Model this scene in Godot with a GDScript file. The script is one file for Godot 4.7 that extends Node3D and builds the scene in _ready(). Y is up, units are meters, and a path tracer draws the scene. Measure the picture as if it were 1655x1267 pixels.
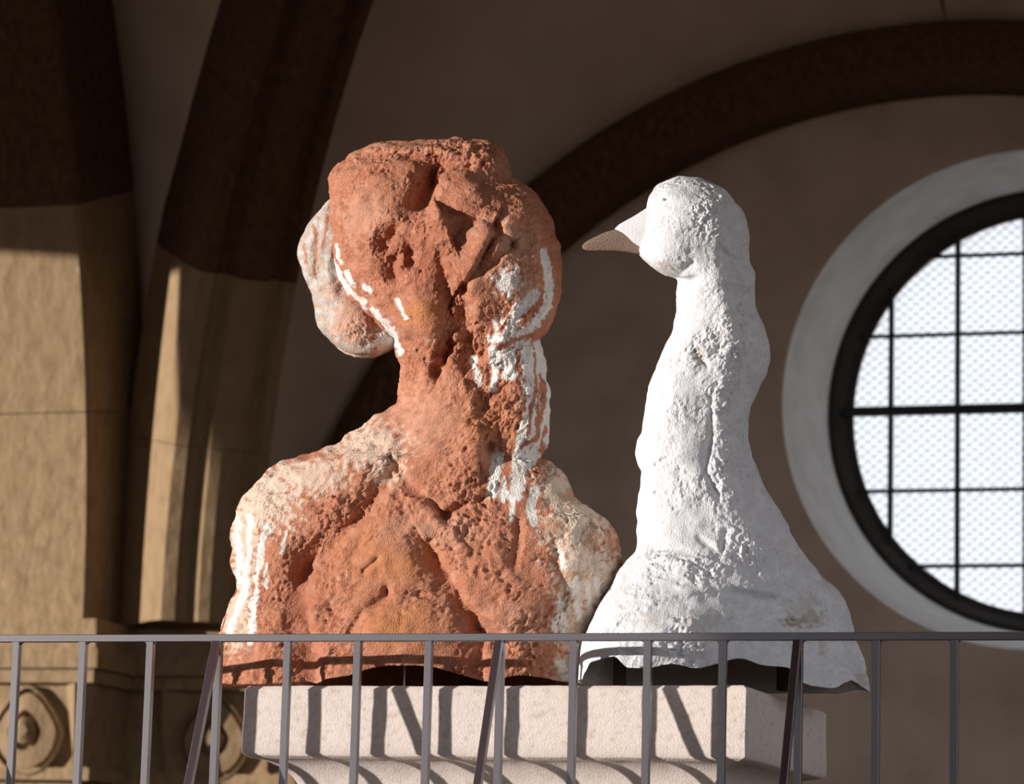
extends Node3D

# ---------------------------------------------------------------- frame of reference
# World: x along the lunette wall, y up, -z away from the camera towards that wall (N = -z).
const F_PX := 5255.6
const EYE := Vector3(0.0, 0.56, 0.0)
const YAW := 17.3618
const PITCH := 9.60706
const ROLL := 1.50828
var cam_basis: Basis
var fwd: Vector3
var M := {}
var taken := {}

func ray(px: float, py: float) -> Vector3:
	return -cam_basis.z + cam_basis.x * ((px - 827.5) / F_PX) - cam_basis.y * ((py - 633.5) / F_PX)

func at(px: float, py: float, depth: float) -> Vector3:
	var d := ray(px, py)
	return EYE + d * (depth / d.dot(fwd))

# ---------------------------------------------------------------- scene-graph helpers
func numbered(called: String) -> String:
	if not taken.has(called):
		taken[called] = 0
		return called
	taken[called] += 1
	return "%s_%03d" % [called, taken[called]]

func thing(called: String, label: String, category: String, where := Vector3.ZERO, group := "") -> Node3D:
	var o := Node3D.new()
	o.name = numbered(called)
	add_child(o, true)
	o.position = where
	o.set_meta("label", label)
	o.set_meta("category", category)
	if group != "":
		o.set_meta("group", group)
	return o

func setting(called: String, label := "") -> Node3D:
	var o := Node3D.new()
	o.name = numbered(called)
	add_child(o, true)
	o.set_meta("kind", "structure")
	if label != "":
		o.set_meta("label", label)
	return o

func part(called: String, mesh: Mesh, material: Material, parent: Node3D, world := true) -> MeshInstance3D:
	var o := MeshInstance3D.new()
	o.name = called
	o.mesh = mesh
	o.material_override = material
	parent.add_child(o, true)
	if world:
		o.global_transform = Transform3D.IDENTITY
	return o

# ---------------------------------------------------------------- shape helpers
func quad(st: SurfaceTool, a: Vector3, b: Vector3, c: Vector3, d: Vector3, g := -1) -> void:
	st.set_smooth_group(g if g >= 0 else 4294967295)
	for p in [a, b, c, a, c, d]:
		st.add_vertex(p)

func finish(st: SurfaceTool) -> ArrayMesh:
	st.generate_normals()
	return st.commit()

func start() -> SurfaceTool:
	var st := SurfaceTool.new()
	st.begin(Mesh.PRIMITIVE_TRIANGLES)
	return st

# an oriented box between two points, with its edges bevelled
func bar(st: SurfaceTool, a: Vector3, b: Vector3, side: Vector3, w: float, h: float, bevel := 0.0) -> void:
	var along := (b - a).normalized()
	var s := (side - along * side.dot(along)).normalized()
	var u := s.cross(along).normalized()
	var k := bevel
	var ring: Array[Vector2] = [Vector2(-w / 2 + k, -h / 2), Vector2(w / 2 - k, -h / 2), Vector2(w / 2, -h / 2 + k), Vector2(w / 2, h / 2 - k), Vector2(w / 2 - k, h / 2), Vector2(-w / 2 + k, h / 2), Vector2(-w / 2, h / 2 - k), Vector2(-w / 2, -h / 2 + k)]
	if k <= 0.0:
		ring = [Vector2(-w / 2, -h / 2), Vector2(w / 2, -h / 2), Vector2(w / 2, h / 2), Vector2(-w / 2, h / 2)]
	var n := ring.size()
	for i in n:
		var p := ring[i]
		var q := ring[(i + 1) % n]
		quad(st, a + s * p.x + u * p.y, b + s * p.x + u * p.y, b + s * q.x + u * q.y, a + s * q.x + u * q.y)
	st.set_smooth_group(4294967295)
	for i in range(1, n - 1):
		for e in [[a, 0, i, i + 1], [b, 0, i + 1, i]]:
			for j in 3:
				var r := ring[e[j + 1]]
				st.add_vertex(e[0] + s * r.x + u * r.y)

func box(lo: Vector3, hi: Vector3) -> ArrayMesh:
	var st := start()
	add_box(st, lo, hi)
	return finish(st)

func add_box(st: SurfaceTool, lo: Vector3, hi: Vector3) -> void:
	var c := (lo + hi) / 2
	bar(st, Vector3(lo.x, c.y, c.z), Vector3(hi.x, c.y, c.z), Vector3(0, 1, 0), hi.y - lo.y, hi.z - lo.z)

# sweep a closed profile (lateral, inward) along a path; lat and inw give the frame at each point
func sweep(path: Array, lat: Array, inw: Array, profile: Array, smooth := true) -> ArrayMesh:
	var st := start()
	var n := profile.size()
	for i in path.size() - 1:
		for j in n:
			var p: Vector2 = profile[j]
			var q: Vector2 = profile[(j + 1) % n]
			quad(st, path[i] + lat[i] * p.x + inw[i] * p.y, path[i] + lat[i] * q.x + inw[i] * q.y, path[i + 1] + lat[i + 1] * q.x + inw[i + 1] * q.y, path[i + 1] + lat[i + 1] * p.x + inw[i + 1] * p.y, j + 1 if smooth else -1)
	var poly := PackedVector2Array(profile)
	var tri := Geometry2D.triangulate_polygon(poly)
	st.set_smooth_group(4294967295)
	for e in [0, path.size() - 1]:
		for k in tri.size():
			var idx: int = tri[k] if e == 0 else tri[tri.size() - 1 - k]
			var p: Vector2 = profile[idx]
			st.add_vertex(path[e] + lat[e] * p.x + inw[e] * p.y)
	return finish(st)

# the cell rises from both ribs to a crease nearer the second one
func crown(t: float) -> float:
	return t / 0.72 if t < 0.72 else (1.0 - t) / 0.28

# lofted sheet between two curves with a thickness
func loft(a: Array, b: Array, cols: int, thick: Vector3, sag := 0.0) -> ArrayMesh:
	var st := start()
	for i in a.size() - 1:
		for j in cols:
			var t0 := float(j) / cols
			var t1 := float(j + 1) / cols
			var p := [a[i].lerp(b[i], t0), a[i].lerp(b[i], t1), a[i + 1].lerp(b[i + 1], t1), a[i + 1].lerp(b[i + 1], t0)]
			var l0 := crown(t0) * sag
			var l1 := crown(t1) * sag
			var lift := [l0, l1, l1, l0]
			var f := [float(i) / (a.size() - 1), float(i) / (a.size() - 1), float(i + 1) / (a.size() - 1), float(i + 1) / (a.size() - 1)]
			for k in 4:
				p[k] += Vector3(0, lift[k] * f[k], 0)
			quad(st, p[0], p[1], p[2], p[3], 1)
			quad(st, p[3] + thick, p[2] + thick, p[1] + thick, p[0] + thick, 2)
	return finish(st)

# ---------------------------------------------------------------- materials
func noise_tex(freq: float, octaves: int, seed_: int, kind := FastNoiseLite.TYPE_SIMPLEX_SMOOTH, size := 512, ramp: Gradient = null) -> NoiseTexture2D:
	var n := FastNoiseLite.new()
	n.noise_type = kind
	n.seed = seed_
	n.frequency = freq
	n.fractal_octaves = octaves
	var t := NoiseTexture2D.new()
	t.width = size
	t.height = size
	t.seamless = true
	t.noise = n
	if ramp:
		t.color_ramp = ramp
	return t

func ramp(stops: Array) -> Gradient:
	var g := Gradient.new()
	var offs := PackedFloat32Array()
	var cols := PackedColorArray()
	for s in stops:
		offs.append(s[0])
		cols.append(Color(s[1], s[2], s[3]))
	g.offsets = offs
	g.colors = cols
	return g

func mat(color: Color, rough := 0.9) -> StandardMaterial3D:
	var m := StandardMaterial3D.new()
	m.albedo_color = color
	m.roughness = rough
	return m

func tri(m: StandardMaterial3D, scale: Vector3, world := true) -> void:
	m.uv1_triplanar = true
	m.uv1_world_triplanar = world
	m.uv1_scale = scale

func make_materials() -> void:
	var fine := noise_tex(0.035, 5, 3)
	var plaster := mat(Color(0.84, 0.765, 0.695), 0.95)
	plaster.albedo_texture = noise_tex(0.012, 4, 21, FastNoiseLite.TYPE_SIMPLEX_SMOOTH, 512, ramp([[0.0, 0.88, 0.87, 0.86], [0.5, 0.96, 0.95, 0.94], [1.0, 1, 1, 1]]))
	tri(plaster, Vector3(0.6, 0.6, 0.6))
	M.plaster = plaster
	var white := mat(Color(0.97, 0.975, 0.97), 0.9)
	white.albedo_texture = plaster.albedo_texture
	tri(white, Vector3(0.9, 0.9, 0.9))
	M.white = white
	var stone := mat(Color(1, 1, 1), 0.92)
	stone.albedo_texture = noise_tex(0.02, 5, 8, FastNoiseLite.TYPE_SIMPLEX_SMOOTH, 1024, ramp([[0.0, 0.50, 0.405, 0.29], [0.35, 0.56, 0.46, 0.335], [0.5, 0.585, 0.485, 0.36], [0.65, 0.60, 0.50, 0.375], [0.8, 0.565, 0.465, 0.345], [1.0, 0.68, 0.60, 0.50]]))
	stone.heightmap_enabled = true
	stone.heightmap_texture = fine
	stone.heightmap_scale = 0.5
	tri(stone, Vector3(0.9, 0.5, 0.9))
	M.stone = stone
	var brown := mat(Color(1, 1, 1), 0.92)
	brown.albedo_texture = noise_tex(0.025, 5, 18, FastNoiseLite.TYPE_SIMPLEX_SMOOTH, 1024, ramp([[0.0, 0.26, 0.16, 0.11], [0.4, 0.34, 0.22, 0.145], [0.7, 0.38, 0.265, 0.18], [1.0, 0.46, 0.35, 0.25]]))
	brown.heightmap_enabled = true
	brown.heightmap_texture = fine
	brown.heightmap_scale = 0.8
	tri(brown, Vector3(1.2, 0.8, 1.2))
	M.brown = brown
	var cast := mat(Color(0.845, 0.805, 0.785), 0.9)
	cast.albedo_texture = noise_tex(0.013, 6, 33, FastNoiseLite.TYPE_SIMPLEX_SMOOTH, 1024, ramp([[0.0, 0.86, 0.80, 0.75], [0.28, 0.955, 0.94, 0.92], [0.6, 1, 0.99, 0.98], [0.85, 0.975, 0.95, 0.93], [1.0, 0.90, 0.86, 0.81]]))
	cast.heightmap_enabled = true
	cast.heightmap_texture = noise_tex(0.05, 5, 44, FastNoiseLite.TYPE_SIMPLEX_SMOOTH, 1024)
	cast.heightmap_scale = 0.07
	tri(cast, Vector3(4, 4, 4))
	M.cast = cast
	var paint := mat(Color(0.18, 0.10, 0.145), 0.37)
	paint.metallic_specular = 0.7
	paint.clearcoat_enabled = true
	paint.clearcoat = 1.0
	paint.clearcoat_roughness = 0.37
	M.paint = paint
	var iron := mat(Color(0.10, 0.11, 0.12), 0.6)
	M.iron = iron
	M.wire = mat(Color(0.62, 0.64, 0.67), 0.5)
	M.dark_stone = mat(Color(0.21, 0.195, 0.175), 0.95)
	M.sill = mat(Color(0.72, 0.64, 0.56), 0.95)
	var glass := mat(Color(0.95, 0.975, 1.0, 0.6), 0.5)   # dusty, slightly milky wired glass
	glass.transparency = BaseMaterial3D.TRANSPARENCY_ALPHA
	glass.backlight_enabled = true
	glass.backlight = Color(1, 1, 1)
	M.glass = glass
	M.steel = mat(Color(0.75, 0.74, 0.73), 0.35)
	M.steel.metallic = 0.8
	M.wood = mat(Color(0.30, 0.23, 0.17), 0.8)
	var floor_m := mat(Color(0.34, 0.255, 0.19), 0.7)
	floor_m.albedo_texture = plaster.albedo_texture
	tri(floor_m, Vector3(0.8, 0.8, 0.8))
	M.floor = floor_m
	var clay := mat(Color.WHITE, 0.93)
	clay.vertex_color_use_as_albedo = true
	clay.heightmap_enabled = true
	clay.heightmap_texture = noise_tex(0.06, 5, 61, FastNoiseLite.TYPE_SIMPLEX_SMOOTH, 1024)
	clay.heightmap_scale = 0.24
	tri(clay, Vector3(5, 5, 5), false)
	M.clay = clay
	var gesso := mat(Color.WHITE, 0.9)
	gesso.vertex_color_use_as_albedo = true
	gesso.heightmap_enabled = true
	gesso.heightmap_texture = clay.heightmap_texture
	gesso.heightmap_scale = 0.13
	tri(gesso, Vector3(5, 5, 5), false)
	M.gesso = gesso

# ---------------------------------------------------------------- sculpted bodies
# A body is a stack of closed sections. Its outline, bulge and modelling are listed in the
# photograph's pixel frame and turned into metres at the body's own distance.
class Sheet:
	var x0: float
	var y0: float
	var w: int
	var h: int
	var cell := 1.5
	var height := PackedFloat32Array()
	var rgb := PackedColorArray()
	var crumb := PackedFloat32Array()
	var edge := FastNoiseLite.new()

	func _init(ax: float, ay: float, bx: float, by: float, base: Color) -> void:
		x0 = ax
		y0 = ay
		w = int((bx - ax) / cell) + 2
		h = int((by - ay) / cell) + 2
		height.resize(w * h)
		rgb.resize(w * h)
		rgb.fill(base)
		crumb.resize(w * h)
		crumb.fill(1.0)
		edge.seed = 5
		edge.frequency = 0.06
		edge.fractal_octaves = 4

	func span(ax: float, ay: float, bx: float, by: float) -> Array:
		return [clampi(int((ax - x0) / cell), 0, w - 1), clampi(int((ay - y0) / cell), 0, h - 1), clampi(int((bx - x0) / cell) + 1, 0, w - 1), clampi(int((by - y0) / cell) + 1, 0, h - 1)]

	# a swelling (or a hollow) of the modelling; millimetres
	func bump(x: float, y: float, rx: float, ry: float, turn: float, mm: float) -> void:
		var m := maxf(rx, ry) * 2.2
		var s := span(x - m, y - m, x + m, y + m)
		var c := cos(deg_to_rad(turn))
		var k := sin(deg_to_rad(turn))
		for j in range(s[1], s[3] + 1):
			for i in range(s[0], s[2] + 1):
				var dx := x0 + i * cell - x
				var dy := y0 + j * cell - y
				var u := (dx * c + dy * k) / rx
				var v := (-dx * k + dy * c) / ry
				var q := u * u + v * v
				if q < 4.8:
					height[j * w + i] += mm * 0.001 * exp(-q)

	# a hollow with steep walls and a flat floor
	func pit(x: float, y: float, rx: float, ry: float, turn: float, mm: float) -> void:
		var m := maxf(rx, ry) * 1.6
		var s := span(x - m, y - m, x + m, y + m)
		var c := cos(deg_to_rad(turn))
		var k := sin(deg_to_rad(turn))
		for j in range(s[1], s[3] + 1):
			for i in range(s[0], s[2] + 1):
				var dx := x0 + i * cell - x
				var dy := y0 + j * cell - y
				var wob := 1.0 + 0.35 * edge.get_noise_2d((x + dx) * 1.2, (y + dy) * 1.2)
				var u := (dx * c + dy * k) / (rx * wob)
				var v := (-dx * k + dy * c) / (ry * wob)
				var q := u * u + v * v
				if q < 2.5:
					height[j * w + i] -= mm * 0.001 * exp(-q * q * q)

	# how crumbly the surface is worked, 1 = as usual
	func worked(x: float, y: float, rx: float, ry: float, amount: float) -> void:
		var s := span(x - rx * 1.5, y - ry * 1.5, x + rx * 1.5, y + ry * 1.5)
		for j in range(s[1], s[3] + 1):
			for i in range(s[0], s[2] + 1):
				var d := Vector2((x0 + i * cell - x) / rx, (y0 + j * cell - y) / ry).length()
				crumb[j * w + i] = lerpf(crumb[j * w + i], amount, 1.0 - smoothstep(0.4, 1.4, d))

	func worked_line(pts: Array, width: float, amount: float) -> void:
		var s := ends(pts, width * 1.5)
		for j in range(s[1], s[3] + 1):
			for i in range(s[0], s[2] + 1):
				var d := dist(x0 + i * cell, y0 + j * cell, pts) / width
				crumb[j * w + i] = lerpf(crumb[j * w + i], amount, 1.0 - smoothstep(0.4, 1.4, d))

	func rough_at(x: float, y: float) -> float:
		return crumb[clampi(int((y - y0) / cell), 0, h - 1) * w + clampi(int((x - x0) / cell), 0, w - 1)]

	func dist(px: float, py: float, pts: Array) -> float:
		var best := 1e9
		var p := Vector2(px, py)
		for k in pts.size() - 1:
			var a: Vector2 = pts[k]
			var b: Vector2 = pts[k + 1]
			var ab := b - a
			var t := clampf((p - a).dot(ab) / maxf(ab.length_squared(), 1e-6), 0, 1)
			best = minf(best, p.distance_squared_to(a + ab * t))
		return sqrt(best)

	func ends(pts: Array, m: float) -> Array:
		var lo := Vector2(1e9, 1e9)
		var hi := Vector2(-1e9, -1e9)
		for p in pts:
			lo = lo.min(p)
			hi = hi.max(p)
		return span(lo.x - m, lo.y - m, hi.x + m, hi.y + m)

	# a ridge (or a groove) along a line
	func ridge(pts: Array, width: float, mm: float) -> void:
		var s := ends(pts, width * 2.2)
		for j in range(s[1], s[3] + 1):
			for i in range(s[0], s[2] + 1):
				var x := x0 + i * cell
				var y := y0 + j * cell
				var wob := 1.0 + 0.45 * edge.get_noise_2d(x * 1.5, y * 1.5)
				var d := dist(x, y, pts) / (width * wob)
				if d < 2.2:
					height[j * w + i] += mm * 0.001 * exp(-d * d)

	# a fold or an edge that falls off differently to its two sides
	func fold(pts: Array, left: float, right: float, mm: float) -> void:
		var s := ends(pts, maxf(left, right) * 2.2)
		for j in range(s[1], s[3] + 1):
			for i in range(s[0], s[2] + 1):
				var p := Vector2(x0 + i * cell, y0 + j * cell)
				var best := 1e9
				var side := 0.0
				for k in pts.size() - 1:
					var a: Vector2 = pts[k]
					var ab: Vector2 = pts[k + 1] - a
					var t := clampf((p - a).dot(ab) / maxf(ab.length_squared(), 1e-6), 0, 1)
					var off := p - (a + ab * t)
					if off.length_squared() < best:
						best = off.length_squared()
						side = off.x * absf(ab.y) - off.y * ab.x * signf(ab.y)
				var wob := 1.0 + 0.14 * edge.get_noise_2d(p.x * 1.5, p.y * 1.5)
				var r := sqrt(best)
				var width := lerpf(left, right, smoothstep(-0.35, 0.35, signf(side) * minf(1.0, r / 3.0))) * wob
				var d := r / width
				if d < 2.2:
					height[j * w + i] += mm * 0.001 * exp(-d * d)

	# slip or paint on the clay: ragged-edged strokes and patches
	func stroke(pts: Array, width: float, c: Color, share := 1.0, rag := 0.6) -> void:
		var s := ends(pts, width * 2.0 + 3)
		for j in range(s[1], s[3] + 1):
			for i in range(s[0], s[2] + 1):
				var x := x0 + i * cell
				var y := y0 + j * cell
				var d := dist(x, y, pts) / width + rag * edge.get_noise_2d(x * 2.0, y * 1.2)
				var a := share * (1.0 - smoothstep(0.85, 1.1, d))
				if a > 0.0:
					rgb[j * w + i] = rgb[j * w + i].lerp(c, a)

	func patch(x: float, y: float, rx: float, ry: float, c: Color, share := 1.0, rag := 1.0) -> void:
		var s := span(x - rx * 1.8, y - ry * 1.8, x + rx * 1.8, y + ry * 1.8)
		for j in range(s[1], s[3] + 1):
			for i in range(s[0], s[2] + 1):
				var px := x0 + i * cell
				var py := y0 + j * cell
				var d := Vector2((px - x) / rx, (py - y) / ry).length() + rag * edge.get_noise_2d(px * 1.3 + 90, py * 1.3)
				var a := share * (1.0 - smoothstep(0.6, 1.05, d))
				if a > 0.0:
					rgb[j * w + i] = rgb[j * w + i].lerp(c, a)

	# mottling of the clay itself
	func mottle(c: Color, freq: float, lo: float, hi: float, share: float, shift: float) -> void:
		for j in h:
			for i in w:
				var n := edge.get_noise_2d((x0 + i * cell) * freq + shift, (y0 + j * cell) * freq - shift)
				var a := share * smoothstep(lo, hi, n)
				if a > 0.0:
					rgb[j * w + i] = rgb[j * w + i].lerp(c, a)

	func lift(x: float, y: float) -> float:
		var fx := clampf((x - x0) / cell, 0, w - 1.001)
		var fy := clampf((y - y0) / cell, 0, h - 1.001)
		var i := int(fx)
		var j := int(fy)
		fx -= i
		fy -= j
		var k := j * w + i
		return lerpf(lerpf(height[k], height[k + 1], fx), lerpf(height[k + w], height[k + w + 1], fx), fy)

	func tint(x: float, y: float) -> Color:
		var fx := clampf((x - x0) / cell, 0, w - 1.001)
		var fy := clampf((y - y0) / cell, 0, h - 1.001)
		var i := int(fx)
		var j := int(fy)
		fx -= i
		fy -= j
		var k := j * w + i
		return rgb[k].lerp(rgb[k + 1], fx).lerp(rgb[k + w].lerp(rgb[k + w + 1], fx), fy)

# smooth curve through (key, value) pairs, tabulated once per pixel
func table(pairs: Array, lo: float, hi: float) -> PackedFloat32Array:
	var out := PackedFloat32Array()
	var n := pairs.size() / 2
	var k := 0
	for q in range(int(lo), int(hi) + 2):
		var x := float(q)
		while k < n - 2 and x > pairs[(k + 1) * 2]:
			k += 1
		var xa: float = pairs[k * 2]
		var xb: float = pairs[k * 2 + 2]
		var ya: float = pairs[k * 2 + 1]
		var yb: float = pairs[k * 2 + 3]
		var ta := (yb - ya) / (xb - xa)
		var tb := ta
		if k > 0:
			var prev: float = (ya - pairs[k * 2 - 1]) / (xa - pairs[k * 2 - 2])
			ta = 0.0 if prev * ta <= 0 else 2.0 * prev * ta / (prev + ta)
		if k < n - 2:
			var next: float = (pairs[k * 2 + 5] - yb) / (pairs[k * 2 + 4] - xb)
			tb = 0.0 if next * tb <= 0 else 2.0 * next * tb / (next + tb)
		var t := clampf((x - xa) / (xb - xa), 0, 1)
		var hgap := xb - xa
		var t2 := t * t
		var t3 := t2 * t
		out.append((2 * t3 - 3 * t2 + 1) * ya + (t3 - 2 * t2 + t) * hgap * ta + (-2 * t3 + 3 * t2) * yb + (t3 - t2) * hgap * tb)
	return out

func pick(tab: PackedFloat32Array, lo: float, x: float) -> float:
	var f := clampf(x - lo, 0, tab.size() - 1.001)
	var i := int(f)
	return lerpf(tab[i], tab[i + 1], f - i)

func sculpt(d: Dictionary, sheet: Sheet) -> ArrayMesh:
	var top: float = d.top
	var low: float = d.low
	var TL := table(d.left, top, low)
	var TR := table(d.right, top, low)
	var TF := table(d.front, top, low)
	var TB := table(d.back, top, low)
	var TK := table(d.turn, top, low)
	var TZ := table(d.depth, top, low)
	var bx0: float = d.rim[0]
	var RIM := table(d.rim, bx0, d.rim[d.rim.size() - 2])
	var nf: int = d.cols
	var nb: int = d.cols_back
	var rows: int = d.rows
	var ring := nf + nb
	var e: float = d.square
	var ref: float = d.ref
	var P := PackedVector3Array()
	var K := PackedColorArray()
	var RG := PackedFloat32Array()
	RG.resize(ring * rows)
	P.resize(ring * rows)
	K.resize(ring * rows)
	var us := PackedFloat32Array()
	var prof := PackedFloat32Array()
	var rim_y := PackedFloat32Array()
	var lx := pick(TL, top, low - 6)
	var rx := pick(TR, top, low - 6)
	for i in ring:
		var u := -cos(PI * i / nf) if i < nf else cos(PI * (i - nf) / nb)
		us.append(u)
		prof.append(sqrt(maxf(0.0, 1.0 - pow(absf(u), e))))
		var y := pick(RIM, bx0, (lx + rx) / 2 + (rx - lx) / 2 * u)
		if i >= nf:
			y = lerpf(y, d.rim_back, minf(1.0, prof[i] * 1.6))
		rim_y.append(y)
	for j in rows:
		var g := pow(float(j) / (rows - 1), 1.3)
		for i in ring:
			var y := top + (rim_y[i] - top) * g
			var a := pick(TL, top, y)
			var b := pick(TR, top, y)
			var u := us[i]
			var px := (a + b) / 2 + (b - a) / 2 * u
			var z := pick(TZ, top, y) - pick(TK, top, y) * (px - ref) / 960.0
			if i < nf:
				z -= pick(TF, top, y) * prof[i] + sheet.lift(px, y) * minf(1.0, (1.0 - absf(u)) * 9.0)
			else:
				z += pick(TB, top, y) * prof[i]
			var k := j * ring + i
			P[k] = at(px, y, z)
			K[k] = sheet.tint(px, y)
			RG[k] = sheet.rough_at(px, y)
	# roughness of the worked surface, pushed out along the surface normal
	var coarse := FastNoiseLite.new()
	coarse.seed = d.seed
	coarse.frequency = 16.0
	coarse.fractal_octaves = 2
	var crumb := FastNoiseLite.new()
	crumb.seed = d.seed + 1
	crumb.frequency = 38.0
	crumb.fractal_octaves = 3
	crumb.fractal_type = FastNoiseLite.FRACTAL_RIDGED
	var plates := FastNoiseLite.new()
	plates.seed = d.seed + 4
	plates.noise_type = FastNoiseLite.TYPE_CELLULAR
	plates.cellular_return_type = FastNoiseLite.RETURN_CELL_VALUE
	plates.frequency = 62.0
	plates.fractal_type = FastNoiseLite.FRACTAL_NONE
	plates.domain_warp_enabled = true
	plates.domain_warp_amplitude = 0.012
	plates.domain_warp_frequency = 60.0
	plates.domain_warp_fractal_octaves = 2
	var holes := FastNoiseLite.new()
	holes.seed = d.seed + 5
	holes.noise_type = FastNoiseLite.TYPE_CELLULAR
	holes.cellular_return_type = FastNoiseLite.RETURN_DISTANCE
	holes.frequency = 48.0
	holes.fractal_type = FastNoiseLite.FRACTAL_NONE
	var grit := FastNoiseLite.new()
	grit.seed = d.seed + 2
	grit.frequency = 120.0
	grit.fractal_octaves = 2
	var where := FastNoiseLite.new()
	where.seed = d.seed + 3
	where.frequency = 9.0
	var rough: Vector3 = d.rough
	var Q := P.duplicate()
	for j in rows:
		var up := maxi(j - 1, 0) * ring
		var dn := mini(j + 1, rows - 1) * ring
		for i in ring:
			var k := j * ring + i
			var n := (P[dn + i] - P[up + i]).cross(P[j * ring + (i + 1) % ring] - P[j * ring + (i + ring - 1) % ring])
			if n.length_squared() < 1e-14:
				continue
			n = n.normalized()
			var p := P[k]
			var m := (0.25 + 1.5 * smoothstep(-0.3, 0.45, where.get_noise_3dv(p))) * RG[k]
			m = minf(m, 1.7) * lerpf(0.4, 1.0, smoothstep(0.15, 0.6, absf(n.dot(fwd))))
			var c := crumb.get_noise_3dv(p)
			var hole := (1.0 - smoothstep(-0.88, -0.74, holes.get_noise_3dv(p))) * minf(m, 1.2)
			Q[k] = p + n * (-0.0032 * hole + coarse.get_noise_3dv(p) * rough.x + (c - 0.2) * rough.y * m + grit.get_noise_3dv(p) * rough.z * m + plates.get_noise_3dv(p) * 0.0009 * m)
	P = Q
	# wall thickness: the rim turns in and an inner skin goes back up into the hollow body
	var idx := PackedInt32Array()
	for j in rows - 1:
		for i in ring:
			var a := j * ring + i
			var b := j * ring + (i + 1) % ring
			idx.append_array([a, b, a + ring, b, b + ring, a + ring])
	var last := (rows - 1) * ring
	var steps := 10
	var inner: Color = d.inner
	for s in steps:
		var j: int = maxi(0, rows - 1 - int(s * rows * 0.022))
		for i in ring:
			# straight towards the other side of the body, so that the inner skin keeps clear of the folds
			var across := nf + int(round(nb * (1.0 - float(i) / nf))) % nb if i < nf else int(round(nf * (1.0 - float(i - nf) / nb))) % nf
			var p := P[j * ring + i]
			var into := P[j * ring + across] - p
			into.y = 0.0
			var deep := minf(d.wall + (0.022 if s > 0 else 0.0), into.length() * 0.45)
			P.append(p + into.normalized() * deep + Vector3(0, 0.002 if s == 0 else 0.0, 0))
			K.append(K[last + i] if s == 0 else inner)
		var now := P.size() - ring
		for i in ring:
			var a := last + i
			var b := last + (i + 1) % ring
			var i2 := (i + 1) % ring
			idx.append_array([a, b, now + i, b, now + i2, now + i])
		last = now
	var mid := Vector3.ZERO
	for i in ring:
		mid += P[last + i]
	P.append(mid / ring)
	K.append(inner)
	for i in ring:
		idx.append_array([last + i, last + (i + 1) % ring, P.size() - 1])
	var arr := []
	arr.resize(Mesh.ARRAY_MAX)
	arr[Mesh.ARRAY_VERTEX] = P
	arr[Mesh.ARRAY_COLOR] = K
	arr[Mesh.ARRAY_INDEX] = idx
	var st := SurfaceTool.new()
	st.create_from_arrays(arr)
	st.generate_normals()
	return st.commit()

func V(a: Array) -> Array:
	var out := []
	for i in range(0, a.size(), 2):
		out.append(Vector2(a[i], a[i + 1]))
	return out

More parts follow.
